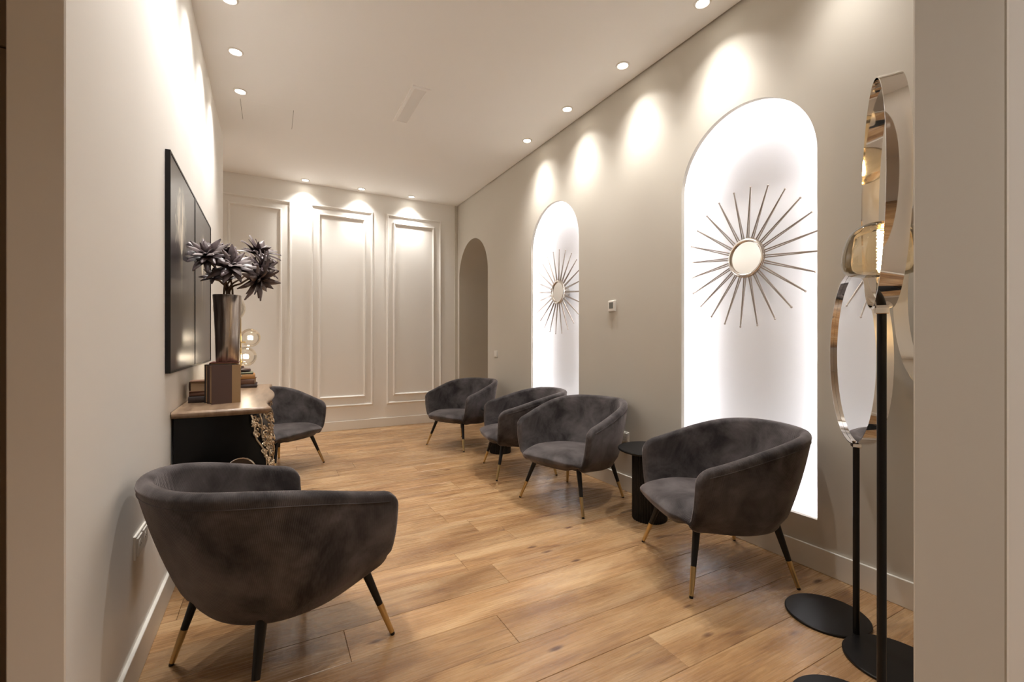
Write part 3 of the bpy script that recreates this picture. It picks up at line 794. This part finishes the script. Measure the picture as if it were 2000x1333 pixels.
for yy, s in ((CY0+.05, 1), (CY1-.05, -1)):
    for xx in (-.085, -.385):
        m = MB(); m.tube([(xx+(.02 if xx > -.2 else 0), yy-s*.01, .004), (xx+.006, yy-s*.006, .03), (xx, yy, .12)], [.017, .012, .026], 10); m.build('foot', M['gilt'], com)

# ------------------------------------------------------------------ pictures
def picture(y0, y1, z0, z1, mat, label):
    t = thing('framed_picture', label, 'picture', (XL, (y0+y1)/2, z0), 0, 'pair of dark pictures')
    hw = (y1-y0)/2; H = z1-z0; f = .010
    m = MB(); m.box(.001, .021, -hw, -hw+f, 0, H); m.box(.001, .021, hw-f, hw, 0, H); m.box(.001, .021, -hw+f, hw-f, 0, f); m.box(.001, .021, -hw+f, hw-f, H-f, H)
    m.build('frame', M['black_metal'], t, smooth=0)
    m = MB(); m.box(.002, .018, -hw+f, hw-f, f, H-f); m.build('print', mat, t, smooth=0)
picture(2.555, 3.335, 1.055, 2.085, art_mat('art_left', -.08, .76, .15, .19, 1.0), 'nearer dark framed picture with a pale feathery vertical shape')
picture(3.337, 4.150, 1.055, 2.085, art_mat('art_right', -.03, .72, .14, .17, .85), 'farther dark framed picture, partly covered by the dark flowers')

# ------------------------------------------------------------------ books
def book(loc, w, l, t, cover, label, group, rz=0, standing=False, spine=None):
    # lying: width w along x, length l along y, thickness t along z; the spine is on the -x side
    o = thing('book', label, 'book', loc, rz, group)
    if standing: o.rotation_euler = (PI/2, 0, rz)
    c = simple('cover_'+label[:18], cover, .65, var=.3, bump=.2, bscale=150)
    b = .0035
    m = MB(); m.box(0, w, 0, l, 0, b); m.box(0, w, 0, l, t-b, t)
    rows = []
    for k in range(7):
        a = -PI/2+PI*k/6; rows.append([(-.005*math.cos(a), y, t/2+t/2*math.sin(a)) for y in (0, l)])
    m.grid(rows); m.grid([[(b, y, q) for y in (0, l)] for q in (0, t)])
    m.build('cover', c, o, smooth=30)
    m = MB(); m.box(b, w-.006, .005, l-.005, b, t-b); m.build('pages', M['pages'], o, smooth=0)
    if spine:
        sc = simple('spine_'+label[:18], spine, .6, bump=.2, bscale=150)
        m = MB(); m.box(-.0015, w*.30, .0, l, -.0012, 0); m.box(-.0015, w*.30, .0, l, t, t+.0012); m.build('spine_leather', sc, o, smooth=0)
    return o
ZT0 = .860
# two standing books in front; local x -> cover width, local y -> up
book((-.150, 2.958, ZT0), .140, .212, .055, (.075, .040, .032), 'standing brown book with a tan leather spine strip, in front of the vase', 'books on the commode', rz=math.radians(201), standing=True, spine=(.30, .19, .095))
book((-.173, 3.013, ZT0), .142, .214, .050, (.018, .014, .012), 'standing black book with gilt page edges, just behind the brown one', 'books on the commode', rz=math.radians(202), standing=True)
# low stack at the left, by the wall
book((-.272, 3.045, ZT0), .125, .130, .034, (.035, .022, .02), 'dark book lying lowest in the small stack by the wall', 'books on the commode', rz=PI/2+.06)
book((-.270, 3.05, ZT0+.0345), .12, .130, .027, (.17, .085, .055), 'red-brown worn book lying in the middle of the small stack by the wall', 'books on the commode', rz=PI/2-.05)
book((-.395, 3.045, ZT0+.062), .120, .12, .058, (.26, .14, .085), 'thick red-brown book on top of the small stack by the wall', 'books on the commode', rz=.04)
# stack under the vase
zz = ZT0
for i, (tt, cc, lb) in enumerate(((.055, (.06, .04, .03), 'dark brown book at the bottom of the stack under the vase'), (.060, (.10, .05, .03), 'brown book second from below under the vase'),
                              (.055, (.05, .035, .03), 'dark book third from below under the vase'), (.045, (.20, .065, .045), 'red-brown book directly under the vase'))):
    book((-.328+.003*i, 3.19+.006*i, zz), .148, .235, tt, cc, lb, 'books under the vase', rz=random.uniform(-.05, .05)); zz += tt+.0005
ZV = zz
# stack under the globe lamp
zz = ZT0
for i, (tt, ww, cc, lb) in enumerate(((.024, .16, (.045, .028, .025), 'dark book lowest under the globe lamp'), (.040, .145, (.14, .07, .045), 'brown ribbed-spine book second under the globe lamp'),
                                  (.034, .150, (.42, .22, .08), 'orange-tan book third under the globe lamp'), (.014, .135, (.08, .085, .05), 'thin olive book on top under the globe lamp'))):
    book((-.250+ww, 3.85+.004*i, zz), .20, ww, tt, cc, lb, 'books under the globe lamp', rz=PI/2+random.uniform(-.06, .06)); zz += tt+.0005
ZL = zz

# ------------------------------------------------------------------ vase and flowers
VX, VY = -.236, 3.30
vase = thing('vase', 'tall tapering silvery metal vase standing on stacked books', 'vase', (VX, VY, ZV))
hv = 1.492-ZV
m = MB(); m.lathe([(1e-6, 0), (.058, 0), (.062, .004), (.066, hv*.4), (.073, hv*.8), (.078, hv-.002), (.0765, hv), (.074, hv-.004), (.069, hv*.8), (.060, .02), (1e-6, .015)], 48); m.build('vase_body', M['vase'], vase, smooth=50)
def petal_mesh():
    rows = []; L = .112
    for i in range(7):
        t = i/6; wd = .0215*(math.sin(PI*min(1, t*.92+.06))**.8)*(1-.25*t); z = L*t; bend = .030*t*t-.006*math.sin(PI*t)
        rows.append([(bend+.006*abs(s)**1.5, s*wd, z) for s in (-1, -.5, 0, .5, 1)])
    m = MB(); m.grid(rows); rb = [[(x-.0012, y, z) for x, y, z in r] for r in rows]; m.grid(rb); return m.mesh('petal', M['petal'], smooth=60)
PET = petal_mesh()
def flower(c, axis, size, label, whorls=((5, 12, .70), (7, 34, .9), (8, 60, 1.0)), seed=0):
    rr = random.Random(seed)
    t = thing('artificial_flower', label, 'flower', (VX, VY, ZV+.02), 0, 'dusky artificial flowers in the vase')
    base = Vector((VX, VY, ZV+.02)); C = Vector(c)-base; ax = Vector(axis).normalized()
    off = Vector((rr.uniform(-.03, .03), rr.uniform(-.03, .03), 0)); rim = Vector((off.x*1.5, off.y*1.5, hv-.02))
    P = catmull([off*.5, rim, rim.lerp(C, .45)+Vector((0, 0, .03)), C-ax*.028, C], 6)
    m = MB(); m.tube(P, .0058, 6); m.sphere(C, .013*size, 8, 6); m.build('stem', M['stem'], t)
    q = ax.to_track_quat('Z', 'Y')
    for (n, tilt, sc) in whorls:
        a0 = rr.uniform(0, 6)
        for k in range(n):
            a = a0+2*PI*k/n+rr.uniform(-.15, .15); tl = math.radians(tilt+rr.uniform(-9, 9))
            mt = q.to_matrix().to_4x4() @ Matrix.Rotation(a, 4, 'Z') @ Matrix.Rotation(tl, 4, 'Y')
            s = 1.1*size*sc*rr.uniform(.85, 1.12); o = link('petal', PET, t)
            o.matrix_local = Matrix.Translation(C-ax*.01) @ mt @ Matrix.Diagonal((s, s, s, 1))
FL = [((-.318, 3.08, 1.690), (-.12, -.75, .62), 1.0, 'leftmost dusky flower reaching over the picture'),
      ((-.265, 3.30, 1.750), (.1, -.15, .95), .95, 'dusky flower behind the leftmost one'),
      ((-.203, 3.12, 1.650), (.15, -.75, .65), 1.15, 'big dusky flower at the centre of the bunch'),
      ((-.074, 3.35, 1.775), (.35, -.2, .9), 1.1, 'upper right dusky flower with spread petals'),
      ((-.050, 3.25, 1.675), (.85, -.35, .35), 1.05, 'dusky flower at the right edge of the bunch'),
      ((-.070, 3.18, 1.590), (.75, -.45, -.45), 1.1, 'lower right dusky flower hanging down'),
      ((-.247, 3.30, 1.590), (.1, -.2, .9), .85, 'small dusky flower low in the middle'),
      ((-.295, 3.15, 1.585), (-.25, -.75, .45), .72, 'small pale dusky flower low at the left')]
for i, (c, ax, s, lb) in enumerate(FL): flower(c, ax, s, lb, seed=i+5, whorls=((5, 14, .72), (7, 34, .9), (9, 56, 1.0), (8, 78, .95)) if s > .9 else ((5, 18, .75), (7, 52, .95)))

# ------------------------------------------------------------------ globe table lamp
gl = thing('table_lamp', 'table lamp of clear glass globes with lit filaments on a small book stack', 'table lamp', (-.185, 3.95, ZL))
m = MB(); m.lathe([(1e-6, 0), (.048, 0), (.054, .006), (.054, .018), (.048, .026), (.012, .030), (.009, .045), (1e-6, .045)], 32); m.build('lamp_base', simple('aubergine_base', (.05, .03, .03), .35), gl)
m = MB(); m.tube([(-.012, 0, .03), (-.014, 0, .40), (-.03, 0, .50)], .005, 10)
m.tube([(-.013, 0, .225), (.02, -.01, .225)], .005, 8); m.tube([(-.012, 0, .07), (.0, 0, .075)], .005, 8); m.build('stem', M['brass'], gl)
for (c, r) in (((.050, -.02, 1.232-ZL), .070), ((.020, -.01, 1.090-ZL), .074), ((-.085, 0, 1.455-ZL), .105)):
    m = MB(); m.sphere(c, r, 32, 20); g = m.build('glass_globe', M['clear'], gl, smooth=80)
    m = MB(); m.tube([(c[0]+.016*math.cos(k*.9), c[1]+.016*math.sin(k*.9), c[2]-.012+k*.0009) for k in range(28)], .0036, 5); m.build('filament', M['filament2'] if r < .1 else M['brass'], g)

# ------------------------------------------------------------------ two small round mirrors behind the front armchair, floor reflection as a tan tint
for (x, z, r, lb) in ((-.129, .627, .064, 'small round mirror with the floor reflection tinted in, over the front armchair back, right one of the pair'), (-.290, .625, .070, 'small round mirror with the floor reflection tinted in, over the front armchair back, left one of the pair')):
    t = thing('round_stand_mirror', lb, 'small mirror', (x, 2.575, 0), 0, 'round tan-tinted mirrors beside the commode')
    m = MB(); m.lathe([(1e-6, 0), (.06, 0), (.06, .006), (.01, .012), (1e-6, .012)], 28); m.build('base', M['black_metal'], t)
    m = MB(); m.tube([(0, 0, .008), (0, 0, z-2*r)], .005, 8); m.build('stem', M['black_metal'], t)
    c = Vector((0, 0, z-r)); m = MB(); m.tube([c+Vector((math.cos(2*PI*k/40)*r, 0, math.sin(2*PI*k/40)*r)) for k in range(40)], .0035, 8, closed=True); m.build('rim', M['chrome'], t)
    m = MB(); m.tube([c+Vector((0, -.002, 0)), c+Vector((0, .002, 0))], r-.001, 40); m.build('mirror_glass', M['tan_reflection_mirror'], t)

# ------------------------------------------------------------------ switches, sockets, thermostat
def wallplate(name, label, cat, x, y, z, w_, h_, side, kind, group=None):
    t = thing(name, label, cat, (x, y, z), 0 if side > 0 else PI, group)    # local +x points off the wall
    m = MB(); m.box(0, .008, -w_/2, w_/2, -h_/2, h_/2); m.build('plate', M['trim_white'], t, smooth=0, bevel=.002)
    if kind == 'switch':
        m = MB(); m.box(.008, .011, -w_*.36, w_*.36, -h_*.36, h_*.36); m.build('rocker', M['trim_white'], t, smooth=0, bevel=.001)
    if kind == 'thermo':
        m = MB(); m.box(.008, .016, -w_*.44, w_*.44, -h_*.44, h_*.44); m.build('housing', M['trim_white'], t, smooth=0, bevel=.002)
        m = MB(); m.box(.016, .0165, -w_*.27, w_*.27, -h_*.22, h_*.32); m.build('display', M['screen'], t, smooth=0)
    if kind == 'socket':
        k = max(1, round(w_/.085))
        for i in range(k):
            yy = (i-(k-1)/2)*.08
            m = MB(); m.box(.008, .012, yy-.033, yy+.033, -.033, .033); s = m.build('socket_insert', M['trim_white'], t, smooth=0, bevel=.002)
            m = MB(); m.tube([(.0118, yy, 0), (.0124, yy, 0)], .020, 20); m.build('socket_well', M['base'], s)
            for q in (-1, 1):
                m = MB(); m.tube([(.0124, yy+q*.0095, 0), (.0128, yy+q*.0095, 0)], .0027, 8); m.build('pin_hole', M['black_metal'], s)
wallplate('thermostat', 'small square white thermostat with a grey display between the two lit niches', 'thermostat', XR, 2.908, 1.502, .092, .096, -1, 'thermo')
wallplate('light_switch', 'square white light switch between the archway and the farther lit niche', 'light switch', XR, 5.113, 1.047, .085, .085, -1, 'switch')
wallplate('wall_socket', 'white wall socket low behind the black round side table', 'socket', XR, 2.75, .432, .085, .085, -1, 'socket')
wallplate('wall_socket', 'white double wall socket low on the left wall behind the front armchair', 'socket', XL, 2.10, .470, .165, .085, 1, 'socket')
